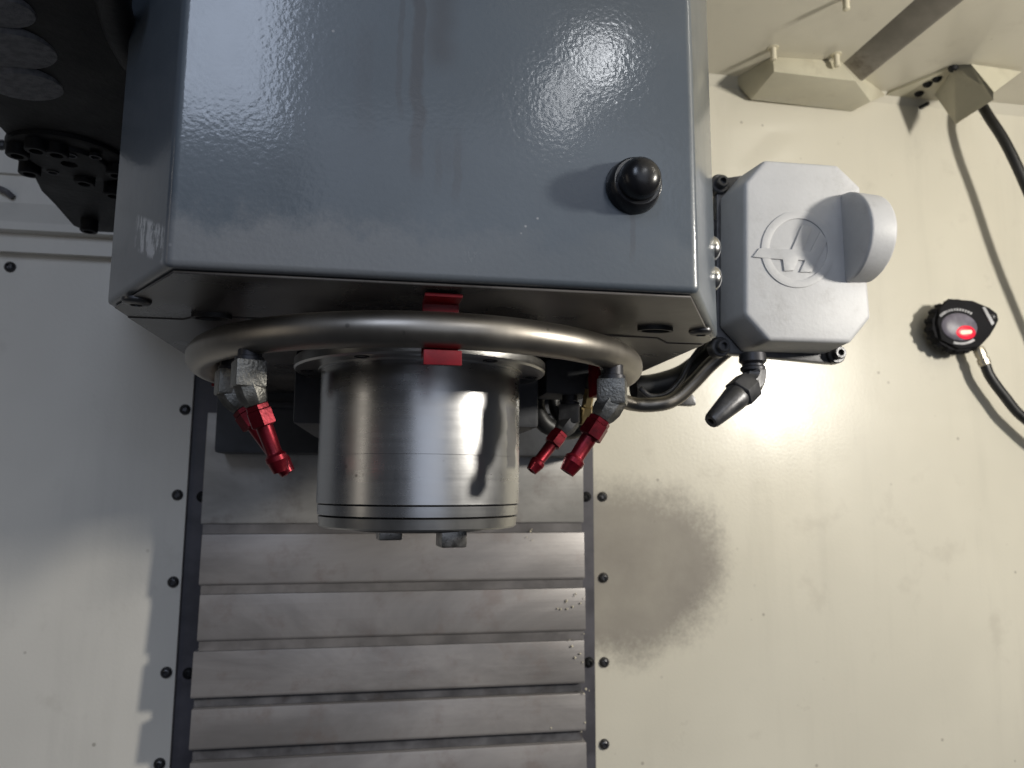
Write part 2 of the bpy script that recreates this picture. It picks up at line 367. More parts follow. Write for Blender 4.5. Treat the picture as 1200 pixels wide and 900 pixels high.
for x, y in [(217, 480), (208, 580), (203, 682), (195, 788), (187, 895), (12, 313)]:
    share('panel_screw', ME_pan, PY(x, y, YW), wl, TO_CAM)
for x, y in [(706, 582), (707, 677), (708, 776), (708, 872)]:
    share('panel_screw', ME_pan, PY(x, y, YW), wr, TO_CAM)
share('panel_screw', ME_pan, PY(2, 170, YW-0.008), wl, TO_CAM)

# ------------------------------------------------------------------ way cover behind the spindle
YC = 0.352
cover = thing('way_cover', 'grey telescopic way cover of horizontal steel slats behind the spindle', 'way cover', (0.03, YC, -0.7))
x0, x1 = PY(231, 725, YC).x, PY(685, 725, YC).x
obj('backing_plate', box(B(), (XL-0.03, YW+0.020, -0.75), (XR+0.03, YW+0.03, 0.7)), M_rail, cover)
rl0, rl1 = XL-0.004, x0+0.012
rl = obj('side_rail', box(B(), (rl0, YW+0.006, -0.75), (rl1, YW+0.019, 0.6)), M_rail, cover)
rr = obj('side_rail', box(B(), (x1-0.012, YW-0.004, -0.75), (XR-0.0005, YW+0.019, 0.6)), M_rail, cover)
for x, y in [(237, 582), (221, 789)]: share('rail_screw', ME_darkpan, PY(x, y, YW+0.006), rl, TO_CAM)
for x, y in [(687, 582), (690, 776)]: share('rail_screw', ME_darkpan, PY(x, y, YW-0.004), rr, TO_CAM)
bands = [(613, 625), (682, 693), (745, 757), (809, 822), (867, 882)]
zs = [(PY(455, a, YC).z, PY(455, b, YC).z) for a, b in bands]
stp = zs[-1][0]-zs[-2][0]
for i in range(6): zs.append((zs[-1][0]+stp, zs[-1][1]+stp))
ztop = 0.075
for i, (za, zb) in enumerate(zs):
    dx = 0.0015*((i*7) % 3 - 1)
    bm = B(); x_0, x_1 = x0+dx, x1+dx*0.5
    sec = [(YC-0.001, ztop), (YC-0.003, za+0.002), (YC-0.002, za), (YC+0.060, za), (YC+0.060, ztop)]
    loft(bm, [[Vector((x, y, z)) for y, z in sec] for x in (x_0, x_1)])
    sl = obj('slat', bm, M_slat_pale if i == 0 else M_slat, cover, bevel=0.0008)
    rc = -0.0015 if i < 3 else 0.006
    sec = [(YC+rc, za-0.0005), (YC+rc+0.0005, zb+0.0005), (YC+0.050, zb+0.0005), (YC+0.050, za-0.0005)]
    obj('wiper_strip', loft(B(), [[Vector((x, y, z)) for y, z in sec] for x in (x_0+0.002, x_1-0.002)]), M_wiper_glare if i < 3 else M_wiper, cover)
    ztop = zb
# swarf stuck to the slats
for n in range(26):
    x, y = random.choice([(650, 717), (664, 712), (672, 757), (683, 700), (684, 740), (683, 812), (640, 858), (626, 625), (682, 770), (684, 850)])
    p = PY(x+random.uniform(-9, 9), y+random.uniform(-9, 9), YC-0.006)
    r = random.uniform(0.0006, 0.0015)
    bm = B(); bmesh.ops.create_icosphere(bm, subdivisions=1, radius=r); bmesh.ops.translate(bm, vec=p+Vector((0, 0.0025, 0)), verts=bm.verts)
    obj('metal_chip', bm, M_white, cover)

# ------------------------------------------------------------------ spindle head
ZB, YF = 0.095, -0.149
fl, fr = PZ(190, 309, ZB), PZ(819, 343, ZB); cl, cr = PZ(125, 357, ZB), PZ(841, 396, ZB)
head = thing('spindle_housing', 'large blue-grey painted housing with a black knob above the steel spindle', 'machine housing', (0, 0, ZB))
plan = [(cl.x, 0.304), (cl.x, cl.y), (fl.x, YF), (fr.x, YF), (cr.x, cr.y), (cr.x, 0.304)]
bm = B(); loft(bm, [[Vector((x, y, z)) for x, y in plan] for z in (ZB, 0.62)])
obj('front_cover', bm, M_head, head, bevel=0.0035, seg=3)
# bottom plates: the cover's folded lip and the rear plate meet at a visible seam
ys = PZ(300, 366, ZB).y
def lerp(a, b, t): return a+(b-a)*t
ins = 0.004
lipo = [(cl.x+ins, ys), (cl.x+ins, cl.y), (fl.x+ins*.6, YF+ins), (fr.x-ins*.6, YF+ins), (cr.x-ins, cr.y), (cr.x-ins, ys)]
# seam jogs near both screws
jog = [(cr.x-ins, cr.y+0.012), (cr.x-0.030, cr.y+0.012), (cr.x-0.042, cr.y-0.003), (cl.x+0.046, cl.y+0.008), (cl.x+0.034, cl.y+0.020), (cl.x+ins, cl.y+0.020)]
front_lip = [(cl.x+ins, cl.y+0.020), (cl.x+ins, cl.y), (fl.x+ins*.6, YF+ins), (fr.x-ins*.6, YF+ins), (cr.x-ins, cr.y)] + jog[:-1]
obj('bottom_lip', prism(B(), [(x, y, ZB-0.0005) for x, y in front_lip], (0, 0, -0.0013)), M_under, head, bevel=0.0004, seg=1)
g = 0.0007
rear = [(jog[5][0], jog[5][1]+g), (jog[4][0], jog[4][1]+g), (jog[3][0], jog[3][1]+g), (jog[2][0], jog[2][1]+g), (jog[1][0], jog[1][1]+g), (jog[0][0], jog[0][1]+g), (cr.x-ins, 0.300), (cl.x+ins, 0.300)]
obj('bottom_plate', prism(B(), [(x, y, ZB-0.0005) for x, y in rear], (0, 0, -0.0019)), M_under, head, bevel=0.0004, seg=1)
for (x, y) in [(160, 353), (821, 389)]: share('cover_screw', ME_dome, PZ(x, y, ZB-0.0025), head, DOWN, (0.9, 0.9, 0.55))
for (x, y) in [(248, 371), (768, 386)]:                                     # oval slots
    p = PZ(x, y, ZB-0.003); bm = B()
    loft(bm, [[Vector((p.x+cos(a)*0.011*s, p.y+sin(a)*0.006*s, z)) for a in [2*pi*i/24 for i in range(24)]] for s, z in ((1, p.z+0.002), (1, p.z-0.0012), (0.8, p.z-0.0012), (0.75, p.z+0.001))])
    obj('slot_grommet', bm, M_rubber, head)
# red warning strip that holds the ring's strap to the plate
# black knob on the front
kb = PY(741, 220, YF)
kn = obj('knob', lathe(B(), kb, (0, -1, 0), [(-0.001, 0.0138), (0.001, 0.0141), (0.0075, 0.0128), (0.0085, 0.0118), (0.0085, 0.0108)], 48), M_black, head)
tag(kn, 'round black domed knob')
obj('dome_cap', lathe(B(), kb, (0, -1, 0), [(0.006, 0.0103), (0.0125, 0.0103), (0.0150, 0.0096), (0.0175, 0.0076), (0.0190, 0.0048), (0.0196, 0.0016)], 48), M_black, kn)
# spindle casting behind the covers, reaching back to the column
XA, XB_ = PY(252, 500, 0.305).x, PY(686, 500, 0.305).x
zb0 = PY(300, 531, 0.305).z
bm = B(); box(bm, (XA, 0.305, zb0), (XB_, 0.347, 0.60)); obj('carriage_casting', bm, M_cast, head, bevel=0.004)
obj('carriage_rib', box(B(), (XA+0.01, 0.297, PY(300, 478, .30).z), (XB_-0.01, 0.3055, PY(300, 470, .30).z)), M_cast, head, bevel=0.002)
# neck under the plate that carries the spindle
obj('spindle_neck', lathe(B(), (0, 0, 0.0785), (0, 0, 1), [(0, 0.074), (0.0135, 0.074)], 48), M_blackox, head)
obj('neck_block', box(B(), (-0.085, 0.03, 0.040), (0.085, 0.19, ZB-0.004)), M_cast, head, bevel=0.003)

# ------------------------------------------------------------------ spindle nose
R = 0.0645
def zf(y, r=R): return PY(493, y, -r).z
spin = thing('spindle', 'brushed steel cylindrical spindle nose with flange and drive keys', 'spindle', (0, 0, zf(625)))
ZF = 0.0705
z1, z2, z3 = zf(593.5), zf(608), zf(623.5)
prof = [(ZF+0.004, R), (z1+0.0006, R), (z1+0.0003, R-0.0006), (z1-0.0001, R-0.0012)]
obj('nose_cylinder', lathe(B(), (0, 0, 0), (0, 0, 1), [(ZF+0.004, R), (0.0170, R), (0.0169, R-0.00006), (0.0168, R), (z1+0.0008, R), (z1+0.0003, R-0.0008), (z1+0.0003, R-0.004)], 128), M_spindle, spin, 25)
obj('collar_ring', lathe(B(), (0, 0, 0), (0, 0, 1), [(z1+0.0008, R-0.006), (z1-0.0001, R-0.0022), (z1-0.0003, R-0.0006), (z2+0.0006, R-0.0009), (z2+0.0001, R-0.0022), (z2+0.0001, R-0.006)], 128), M_spindle, spin, 25)
obj('end_ring', lathe(B(), (0, 0, 0), (0, 0, 1), [(z2+0.0004, R-0.006), (z2-0.0004, R-0.003), (z2-0.0006, R-0.0013), (z3+0.0010, R-0.0019), (z3, R-0.0030), (z3, 0.046), (z3+0.003, 0.045)], 128), M_flange, spin, 25)
obj('nose_face', lathe(B(), (0, 0, 0), (0, 0, 1), [(z3+0.004, 0.046), (z3-0.0015, 0.045), (z3-0.0022, 0.042), (z3-0.0022, 0.026), (z3+0.03, 0.018)], 96), M_blackox, spin)
fp = [(ZF+0.0085, 0.070), (ZF+0.0085, 0.0805), (ZF+0.0075, 0.0815), (ZF+0.0022, 0.0815), (ZF+0.0010, 0.0805), (ZF+0.0016, 0.0665), (ZF+0.0006, 0.0662), (ZF+0.0006, 0.060)]
fg = obj('flange', lathe(B(), (0, 0, 0), (0, 0, 1), fp, 128), M_flange, spin, 25)
ME_hole = mesh_only(lathe(B(), (0, 0, 0), (0, 0, 1), [(-0.002, 0.0044), (0.0006, 0.0044), (0.0006, 0.0034), (-0.001, 0.0028)], 20), M_blackox)
for i in range(6):
    a = radians(-90 + 30 + 60*i) 
    share('flange_bolt', ME_hole, (0.0738*cos(a), 0.0738*sin(a), ZF+0.0013), fg, DOWN)
for (kx, ky) in [(0.0185, -0.031), (-0.0185, 0.031)]:
    a = math.atan2(ky, kx); bm = B(); box(bm, (-0.0085, -0.0079, z3-0.0110), (0.0085, 0.0079, z3+0.004))
    bmesh.ops.rotate(bm, cent=(0, 0, 0), matrix=Matrix.Rotation(radians(-82), 3, 'Z'), verts=bm.verts); bmesh.ops.translate(bm, vec=(kx, ky, 0), verts=bm.verts)
    obj('drive_key', bm, M_key, spin, bevel=0.0014)

# ------------------------------------------------------------------ coolant ring
RR, ZR, TR = 0.1350, 0.0738, 0.0090
ring = thing('coolant_ring', 'curved steel coolant tube wrapped around the front of the spindle', 'pipe', (0, 0, ZR))
a0, a1 = radians(168), radians(375)
arc = [Vector((RR*cos(a), RR*sin(a), ZR)) for a in [a0+(a1-a0)*i/72 for i in range(73)]]
tb = obj('ring_tube', tube(B(), arc, TR, 28, 1), M_tube, ring)
obj('weld_bead', lathe(B(), arc[-1]-(arc[-1]-arc[-2]).normalized()*0.004, (arc[-1]-arc[-2]), [(0, TR), (0.002, TR+0.0012), (0.005, TR+0.0012), (0.007, TR*0.8)], 24), M_tube, ring)
def clip(ang, lip=True):
    """red folded strap: plate tab, web behind the tube, lip under it"""
    u = Vector((cos(ang), sin(ang), 0)); t = Vector((-sin(ang), cos(ang), 0))
    sec = [(RR-TR-0.0005, ZB-0.0034), (RR+0.003, ZB-0.0034), (RR+0.003, ZB-0.0052), (RR-TR-0.0028, ZB-0.0052),
           (RR-TR-0.0028, ZR-TR-0.0012), (RR+0.0035, ZR-TR-0.0012), (RR+0.0035, ZR-TR-0.0085), (RR+0.0015, ZR-TR-0.0085), (RR+0.0015, ZR-TR-0.0032), (RR-TR-0.0048, ZR-TR-0.0032), (RR-TR-0.0048, ZB-0.0034)]
    if not lip: sec = sec[:5] + [(RR-0.001, ZR-TR-0.0012), (RR-0.001, ZR-TR-0.0032)] + sec[9:]
    bm = B(); loft(bm, [[u*r + t*s + Vector((0, 0, z)) for r, z in sec] for s in (-0.0092, 0.0092)])
    return bm
obj('clip', clip(radians(-90+1.6)), M_redclip, ring, bevel=0.0005, seg=2)
obj('clip', clip(radians(172), False), M_redclip, ring, bevel=0.0005)
obj('clip', clip(radians(366), False), M_redclip, ring, bevel=0.0005)
# supply pipe rising behind the ring to the motor housing
e = arc[-1]
sup = [e, e+Vector((-0.004, 0.012, 0)), PY(736, 472, 0.075), PY(770, 474, 0.075), PY(792, 467, 0.075), PY(812, 449, 0.072), PY(832, 428, 0.066), PY(856, 408, 0.060), PY(880, 395, 0.058)]
obj('supply_pipe', tube(B(), sup, 0.0058, 18, 8), M_tube, ring)
# ------------------------------------------------------------------ nozzles
def nozzle(top, tip, sc, label, group, dark=False, block_dark=False):
    """square swivel block under the ring, red hex nut and barbed spout pointing to tip"""
    top = Vector(top); tip = Vector(tip)
    n = thing('coolant_nozzle', label, 'nozzle', top, group)
    mb = M_gun if block_dark else M_zinc
    obj('base_nut', lathe(B(), top, (0, 0, -1), [(-0.009, 0.0065*sc), (0.0005, 0.0065*sc), (0.001, 0.0078*sc), (0.0038, 0.0078*sc), (0.0044, 0.006*sc)], 24), M_blackox, n)
    c = top - Vector((0, 0, 0.0115*sc)); d = (tip - (c - Vector((0, 0, 0.006*sc)))).normalized()
    sx = 1 if d.x > 0 else -1
    u, v, a = frame(d)
    bm = B(); s = 0.0082*sc
    bb = Matrix.Rotation(radians(22)*sx, 3, 'Z')
    def L(z, s): return [c + bb @ Vector((x*s, y*s, 0)) + Vector((0, 0, z)) for x, y in ((-1,-1),(1,-1),(1,1),(-1,1))]
    loft(bm, [L(0.0085*sc, s), L(-0.0065*sc, s), L(-0.0065*sc, s)][:2])
    bk = obj('swivel_block', bm, mb, n, bevel=0.0014*sc)
    q = c - Vector((0, 0, 0.004*sc))
    obj('elbow', lathe(B(), q - a*0.002*sc, a, [(0, 0.0082*sc), (0.008*sc, 0.0085*sc), (0.0125*sc, 0.0072*sc), (0.0145*sc, 0.006*sc)], 8, pi/8), mb, n)
    hb = q + a*0.0125*sc; Ltot = (tip-hb).length
    nut = obj('hex_nut', lathe(B(), hb, a, [(0, 0.0050*sc), (0.0005*sc, 0.0068*sc), (0.0030*sc, 0.0068*sc), (0.0030*sc, 0.0064*sc), (0.0036*sc, 0.0074*sc), (0.0120*sc, 0.0074*sc), (0.0128*sc, 0.0060*sc)], 6, 0.35), M_red, n, 25)
    l = Ltot
    obj('barb_spout', lathe(B(), hb, a, [(0.010*sc, 0.0047*sc), (0.014*sc, 0.0047*sc), (l-0.0112*sc, 0.0043*sc), (l-0.0104*sc, 0.0047*sc), (l-0.0092*sc, 0.0059*sc), (l-0.0066*sc, 0.0060*sc), (l-0.0060*sc, 0.0056*sc), (l, 0.0043*sc), (l, 0.0026*sc), (l-0.006*sc, 0.0024*sc)], 28), M_red, n, 30)
    return n
def ring_at(ang): return Vector((RR*cos(ang), RR*sin(ang), ZR-TR+0.001))
def find_ang(px, lo, hi):
    best = None
    for i in range(400):
        a = lo+(hi-lo)*i/399; p = ring_at(a)-CAM; x = 600+F*p.dot(rgt)/p.dot(fwd)
        if best is None or abs(x-px) < best[0]: best = (abs(x-px), a)
    return best[1]
aR = find_ang(717, radians(290), radians(358)); aL = find_ang(293, radians(182), radians(250))
tR, tL = ring_at(aR), ring_at(aL)
nozzle(tR-Vector((0, 0, 0.0035)), PY(666, 555, tR.y+0.002), 0.98, 'dark red barbed nozzle on dented grey block under right end of coolant tube', 'red coolant nozzles')
nozzle(tL-Vector((0, 0, 0.0015)), PY(328, 553, tL.y+0.006), 0.92, 'dirty red barbed nozzle on wet zinc block under the left end of coolant tube', 'red coolant nozzles')
b2 = ring_at(radians(180)) + Vector((0.030, 0.030, 0.0))
nozzle(PY(272, 428, tL.y+0.045), PY(336, 556, tL.y+0.045), 0.95, 'shadowed red nozzle hidden behind the wet zinc block nozzle', 'red coolant nozzles', block_dark=False)
nb = PY(668, 470, 0.04)
nozzle(nb, PY(624, 553, 0.035), 0.92, 'bright red barbed nozzle on black block between spindle and grey block nozzle', 'red coolant nozzles', block_dark=True)
# manifold that carries the far nozzle
mf = thing('coolant_manifold', 'dark metal manifold block with hose loop behind the spindle', 'manifold', (nb.x, nb.y, nb.z))
obj('block', box(B(), (nb.x-0.020, nb.y-0.008, nb.z+0.004), (nb.x+0.016, nb.y+0.03, nb.z+0.030)), M_cast, mf, bevel=0.003)
obj('brass_plug', lathe(B(), PY(686, 487, nb.y-0.002), (0.1, -0.3, 1), [(-0.007, 0.004), (-0.006, 0.0052), (0.006, 0.0052), (0.007, 0.004), (0.02, 0.004)], 6), M_brass, mf)
obj('hose_loop', tube(B(), [PY(655, 432, .09), PY(634, 452, .09), PY(628, 475, .09), PY(640, 498, .09), PY(668, 505, .10), PY(690, 495, .11), PY(700, 480, .11)], 0.007, 14, 6), M_rubber, mf)
obj('hose_loop', tube(B(), [PY(668, 436, .10), PY(652, 458, .10), PY(650, 480, .10), PY(664, 496, .10), PY(690, 500, .11)], 0.0045, 12, 6), M_rubber, mf)

# dark hoses under the right of the head
h1 = thing('black_hose', 'black hose looped beside the steel supply pipe under motor housing', 'hose', PY(790, 450, 0.10))
obj('hose', tube(B(), [PY(742, 455, .10), PY(770, 452, .10), PY(800, 442, .10), PY(825, 424, .095), PY(850, 402, .09), PY(870, 385, .09)], 0.0105, 16, 6), M_rubber, h1)
obj('cable', tube(B(), [PY(750, 455, .085), PY(762, 464, .085), PY(780, 462, .085), PY(797, 446, .085), PY(808, 425, .085), PY(826, 400, .085)], 0.0022, 10, 6), M_gun, h1)
bm = B(); prism(bm, [PY(*p, 0.10) for p in ((798, 474), (808, 458), (815, 466), (816, 475))], (0, 0.012, 0)); obj('mounting_tab', bm, M_gun, h1, bevel=0.001)

# ------------------------------------------------------------------ motor housing with emblem
YB, YP = 0.040, 0.001
hous = thing('motor_housing', 'pale grey cast housing with raised round emblem beside blue-grey spindle housing', 'housing', PY(930, 415, YB))
outl = [(896, 187), (982, 193), (1009, 219), (1021, 372), (997, 402), (901, 399), (873, 368), (873, 214)]
front = [PY(x, y, YP) for x, y in outl]
cen = sum(front, Vector())/8
def grow(pts, d, Y): return [Vector((p.x + (d if p.x > cen.x else -d), Y, p.z + (d if p.z > cen.z else -d))) for p in pts]
bm = B(); loft(bm, [grow(front, 0.002, YB), front]); obj('cover_body', bm, M_alu, hous, bevel=0.0035, seg=3)
bk = [PY(*p, YB) for p in ((845, 209), (930, 196), (985, 235), (990, 400), (976, 426), (848, 414), (840, 395), (840, 225))]
bm = B(); prism(bm, bk, (0, 0.008, 0)); obj('mounting_flange', bm, M_gun, hous, bevel=0.001)
for (x, y) in [(845, 214), (846, 406), (982, 414)]:
    p = PY(x, y, YB-0.004)
    ear = obj('screw_ear', lathe(B(), p+Vector((0, 0.010, 0)), (0, -1, 0), [(0, 0.0078), (0.008, 0.0078), (0.009, 0.0070)], 24), M_gun, hous)
    share('socket_screw', ME_sock, p+Vector((0, 0.001, 0)), ear, TO_CAM, (0.9, 0.9, 0.9))
for (x, y) in [(841, 290), (842, 325)]:
    p = PZ(x, y, PY(x, y, -0.044).z); q = PY(x, y, -0.042)
    share('dome_bolt', ME_rivet, (cr.x-0.0005, q.y+0.004, q.z), hous, (0, pi/2, 0), (1.15, 1.15, 1.0))
# link bracket between housing and head side
obj('side_bracket', box(B(), (cr.x+0.0005, YB+0.001, PY(841, 380, 0).z), (cr.x+0.045, YB+0.030, PY(841, 232, 0).z)), M_gun, hous, bevel=0.002)
# half-round boss at the right edge, flat side facing left
pc = PY(988, 279, YP); xa = pc.x; xb = PY(1016, 300, YP).x+0.002; rb = 0.0345
bm = B(); loft(bm, [[Vector((x, YP+0.002-(rb+0.002)*sin(a)*0.98, pc.z + rb*cos(a)*s)) for a in [pi*i/28 for i in range(29)]] for x, s in ((xa, 1), (xb, 0.96))])
obj('half_round_boss', bm, M_alu, hous, bevel=0.0025, seg=3, ang=50)
# emblem: ring and slanted letter with a bar running out to the left
def E(x, y): return PY(860+x*150/964, 220+y*140/900, YP+0.0004)
hgt = (0, -0.0013, 0)
cx, cy = 478, 466; N = 64
outer = [E(cx+278*cos(2*pi*i/N), cy+290*sin(2*pi*i/N)) for i in range(N)]; inner = [E(cx+218*cos(2*pi*i/N)+2, cy+230*sin(2*pi*i/N)) for i in range(N)]
bm = B(); d = Vector(hgt)
rows = [[bm.verts.new(p) for p in l] for l in (outer, [p+d for p in outer], [p+d for p in inner], inner)]
for a, b in zip(rows, rows[1:]):
    for i in range(N): bm.faces.new((a[i], a[(i+1) % N], b[(i+1) % N], b[i]))
em = obj('emblem_ring', bm, M_alu, hous, bevel=0.0005, seg=2)
letter = [[(135, 525), (185, 458), (428, 468), (505, 287), (585, 300), (512, 470), (566, 490), (645, 330), (697, 405), (580, 640), (488, 640), (528, 552), (478, 548), (440, 628), (372, 632), (360, 545), (225, 535)]]
for poly in letter:
    bm = B(); prism(bm, [E(*p) - Vector((0, -0.00005, 0)) for p in poly], (0, -0.0017, 0)); obj('emblem_letter', bm, M_alu, hous, bevel=0.0005, seg=2)
# air nozzle hanging below it
an0 = PY(882, 424, 0.020); an1 = PY(885, 444, 0.020); an2 = PY(833, 494, 0.006)
air = thing('air_nozzle', 'gunmetal elbow air nozzle hanging under the pale grey housing', 'nozzle', an0)
obj('collar', lathe(B(), an0+Vector((0, 0, 0.006)), (0, 0, -1), [(0, 0.0095), (0.006, 0.0100), (0.008, 0.0078), (0.0095, 0.0078), (0.0105, 0.0092), (0.0125, 0.0092), (0.014, 0.0074)], 28), M_blackox, air)
d = (an2-an1).normalized(); Ln = (an2-an1).length
obj('elbow', tube(B(), [an0+Vector((0, 0, -0.006)), an0.lerp(an1, 0.75), an1+d*0.004, an1+d*0.010], 0.0092, 8, 3), M_gun, air, 20)
obj('hex_nut', lathe(B(), an1+d*0.0075, d, [(0, 0.0090), (0.0012, 0.0116), (0.0140, 0.0118), (0.0152, 0.0098)], 6, 0.2), M_gun, air, 20, bevel=0.0004)
obj('tip', lathe(B(), an1+d*0.024, d, [(-0.003, 0.0088), (0.0004, 0.0096), (0.0030, 0.0094), (Ln-0.0260, 0.0060), (Ln-0.024, 0.0050), (Ln-0.024, 0.0024), (Ln-0.030, 0.002)], 32), M_gun, air, 30)

# ------------------------------------------------------------------ sensor on the right wall
sc0 = PY(1106, 387, YW)                        # where it touches the wall
sen = thing('wall_camera', 'round black camera with glowing red light on the cream wall', 'camera', sc0)
SA = Vector((-0.12, -1, -0.04)).normalized(); su, sv, _ = frame(SA)
def SP(x, y, h): return sc0 + SA*h + su*x + sv*(y*0.90)
# orientation: make su point right as seen by the camera
if su.x < 0: su = -su
sv = su.cross(SA); sv = sv if sv.z > 0 else -sv
def scal(r, h, k=18, amp=0.035): return [SP((r*(1+amp*(1 if sin(k*t) > 0 else -1)))*cos(t), (r*(1+amp*(1 if sin(k*t) > 0 else -1)))*sin(t), h) for t in [2*pi*i/108 for i in range(108)]]
obj('knurled_body', loft(B(), [scal(0.037, 0.019, amp=0.01), scal(0.040, 0.021), scal(0.040, 0.029), scal(0.037, 0.034, amp=0.01)]), M_matte, sen, 30)
obj('standoff', lathe(B(), sc0, SA, [(-0.002, 0.024), (0.003, 0.024), (0.004, 0.017), (0.020, 0.017)], 32), M_matte, sen)
rt = radians(-8)
def SR(x, y, h): return SP(x*cos(rt)-y*sin(rt), x*sin(rt)+y*cos(rt), h)
ear = [(-0.020, 0.038), (0.012, 0.040), (0.036, 0.033), (0.047, 0.026), (0.050, 0.016), (0.046, 0.004), (0.040, -0.010), (0.028, -0.028), (0.0, -0.036), (-0.026, -0.026), (-0.034, 0.0), (-0.032, 0.022)]
obj('face_plate', loft(B(), [[SR(x, y, 0.0335) for x, y in ear], [SR(x*.97, y*.97, 0.0385) for x, y in ear]]), M_matte, sen, 30, bevel=0.0008)
obj('plate_screw', lathe(B(), SR(0.041, 0.019, 0.0386), SA, [(-0.001, 0.0040), (0.001, 0.0040), (0.0014, 0.003), (0.0006, 0.0018)], 16), M_screw, sen)
bm = B(); loft(bm, [[SR(x, y, h) for x, y in ((0.024, 0.031), (0.028, 0.032), (0.0425, 0.010), (0.0395, 0.006))] for h in (0.0384, 0.0398)]); obj('trim_bar', bm, M_print, sen)
lcx, lcy = -0.004, -0.003
obj('lens', loft(B(), [[SR(lcx+0.0245*s*cos(t), lcy+0.0205*s*sin(t), h) for t in [2*pi*i/48 for i in range(48)]] for s, h in ((1.0, 0.038), (1.0, 0.0394), (0.95, 0.0402), (0.7, 0.0412), (0.35, 0.0418), (0.08, 0.0420))]), M_lens, sen, 60)
lz = obj('indicator_light', loft(B(), [[SR(lcx+0.0080 + (0.0048 if cos(t) > 0 else -0.0048)*1.0 + 0.0028*s*cos(t), lcy-0.0085+0.0024*(cos(t) > 0) + 0.0028*s*sin(t), h) for t in [2*pi*(i+.5)/24 for i in range(24)]] for s, h in ((1, 0.0405), (1, 0.0434), (0.5, 0.0440))]), M_led, sen)
tag(lz, 'glowing red indicator')
obj('red_lens_glow', loft(B(), [[SR(lcx+0.0080+0.0135*s*cos(t), lcy-0.0070+0.0105*s*sin(t), h) for t in [2*pi*i/32 for i in range(32)]] for s, h in ((1, 0.0385), (1, 0.0414), (0.8, 0.0424), (0.3, 0.0428))]), M_glow, sen, 60)  # disc added to paint the LED's red glow inside the lens
for (tA, tB, rr_, n) in ((150, 62, 0.0300, 13), (262, 318, 0.0285, 11)):    # curved rows of small print
    for i in range(n):
        t = radians(tA+(tB-tA)*i/(n-1)); wd = random.uniform(0.0008, 0.0015)
        er, et = Vector((cos(t), sin(t)*0.86)), Vector((-sin(t), cos(t)*0.86)); c0 = Vector((lcx, lcy)) + er*rr_
        q = [c0+et*wd-er*0.0019, c0+et*wd+er*0.0019, c0-et*wd+er*0.0019, c0-et*wd-er*0.0019]
        obj('print_mark', loft(B(), [[SR(v.x, v.y, h) for v in q] for h in (0.0384, 0.0391)]), M_print, sen)
cn0 = PY(1148, 412, sc0.y-0.026); cdir = Vector((0.36, -0.03, -1)).normalized()
obj('connector', lathe(B(), cn0-cdir*0.006, cdir, [(0, 0.006), (0.004, 0.0075), (0.012, 0.0075), (0.0125, 0.0066), (0.016, 0.0066), (0.0165, 0.0080), (0.024, 0.0080), (0.026, 0.006)], 12), M_conn, sen, 25)
# hose from bracket, looping back to the sensor
hs = thing('black_cable', 'thick black cable looping from the ceiling bracket to the wall camera', 'cable', cn0)
pth = [PY(1143, 110, 0.375), PY(1157, 134, 0.350), PY(1178, 167, 0.335), PY(1200, 213, 0.33), PY(1232, 290, 0.325), PY(1268, 390, 0.33), PY(1282, 470, 0.345), PY(1250, 520, 0.362), PY(1200, 490, 0.370), PY(1177, 464, cn0.y-0.002), cn0+cdir*0.036, cn0+cdir*0.018]
obj('cable_jacket', tube(B(), pth, 0.0066, 16, 8), M_rubber, hs)

# ------------------------------------------------------------------ ceiling bits, top right
zb = ZC-0.030
hood = thing('ceiling_hood', 'white folded sheet metal hood fixed where ceiling meets wall', 'hood', PZ(950, 105, ZC))
bot = [PZ(907, 84, zb), PZ(1003, 95, zb), PZ(1020, 119, zb), PZ(998, 131, zb), PZ(880, 117, zb)]
top = [PZ(905, 66, ZC), PZ(984, 71, ZC), PZ(1040, 112, ZC), PZ(1010, 122, ZC), PZ(856, 96, ZC)]
for l in (bot, top):
    for p in l: p.y = min(p.y, YW-0.001)
obj('hood_shell', loft(B(), [bot, top]), M_sheet, hood, bevel=0.0015)
ch = thing('ceiling_channel', 'dirty grey channel running across the ceiling from the white hood', 'channel', PZ(1000, 85, ZC))
zc2 = ZC-0.016
lft = [PZ(984, 78, ZC), PZ(1112, -36, ZC)]; rg = [PZ(1006, 94, zc2), PZ(1160, -30, zc2)]
dv = (rg[1]-rg[0])
obj('channel_web', loft(B(), [[lft[0], Vector((rg[0].x, rg[0].y, zc2)), Vector((rg[0].x+0.006, rg[0].y, zc2)), Vector((rg[0].x+0.006, rg[0].y, ZC))], [lft[1], Vector((rg[1].x, rg[1].y, zc2)), Vector((rg[1].x+0.006, rg[1].y, zc2)), Vector((rg[1].x+0.006, rg[1].y, ZC))]]), simple('dirty_channel', (0.26, 0.24, 0.21), 0.6, 0, 0.3, 14, 0.2, dirt=(0.07, 0.045, 0.03), dirt_amt=0.9), ch)
for n, (x, y) in enumerate([(906, 60), (980, 68), (991, 0)]):
    p = PZ(x, y-4, ZC)
    pin = obj('ceiling_stud', lathe(B(), p, (0, 0, -1), [(-0.001, 0.007), (0.0006, 0.007), (0.001, 0.0038), (0.016, 0.0038), (0.0165, 0.003)], 16), M_white)
    tag(pin, ['short white stud above left end of white ceiling hood', 'short white stud between white hood and dirty channel', 'short white stud alone on the ceiling far from the hood'][n], 'stud', 'studs on the ceiling')
br = thing('cable_bracket', 'folded beige sheet bracket holding the black cable at the ceiling', 'bracket', PY(1110, 115, 0.385))
def sheet(pts, t): 
    n = (Vector(pts[1])-Vector(pts[0])).cross(Vector(pts[2])-Vector(pts[0])).normalized()*t
    return prism(B(), pts, n)
yb = PZ(1138, 75, ZC-0.003).y
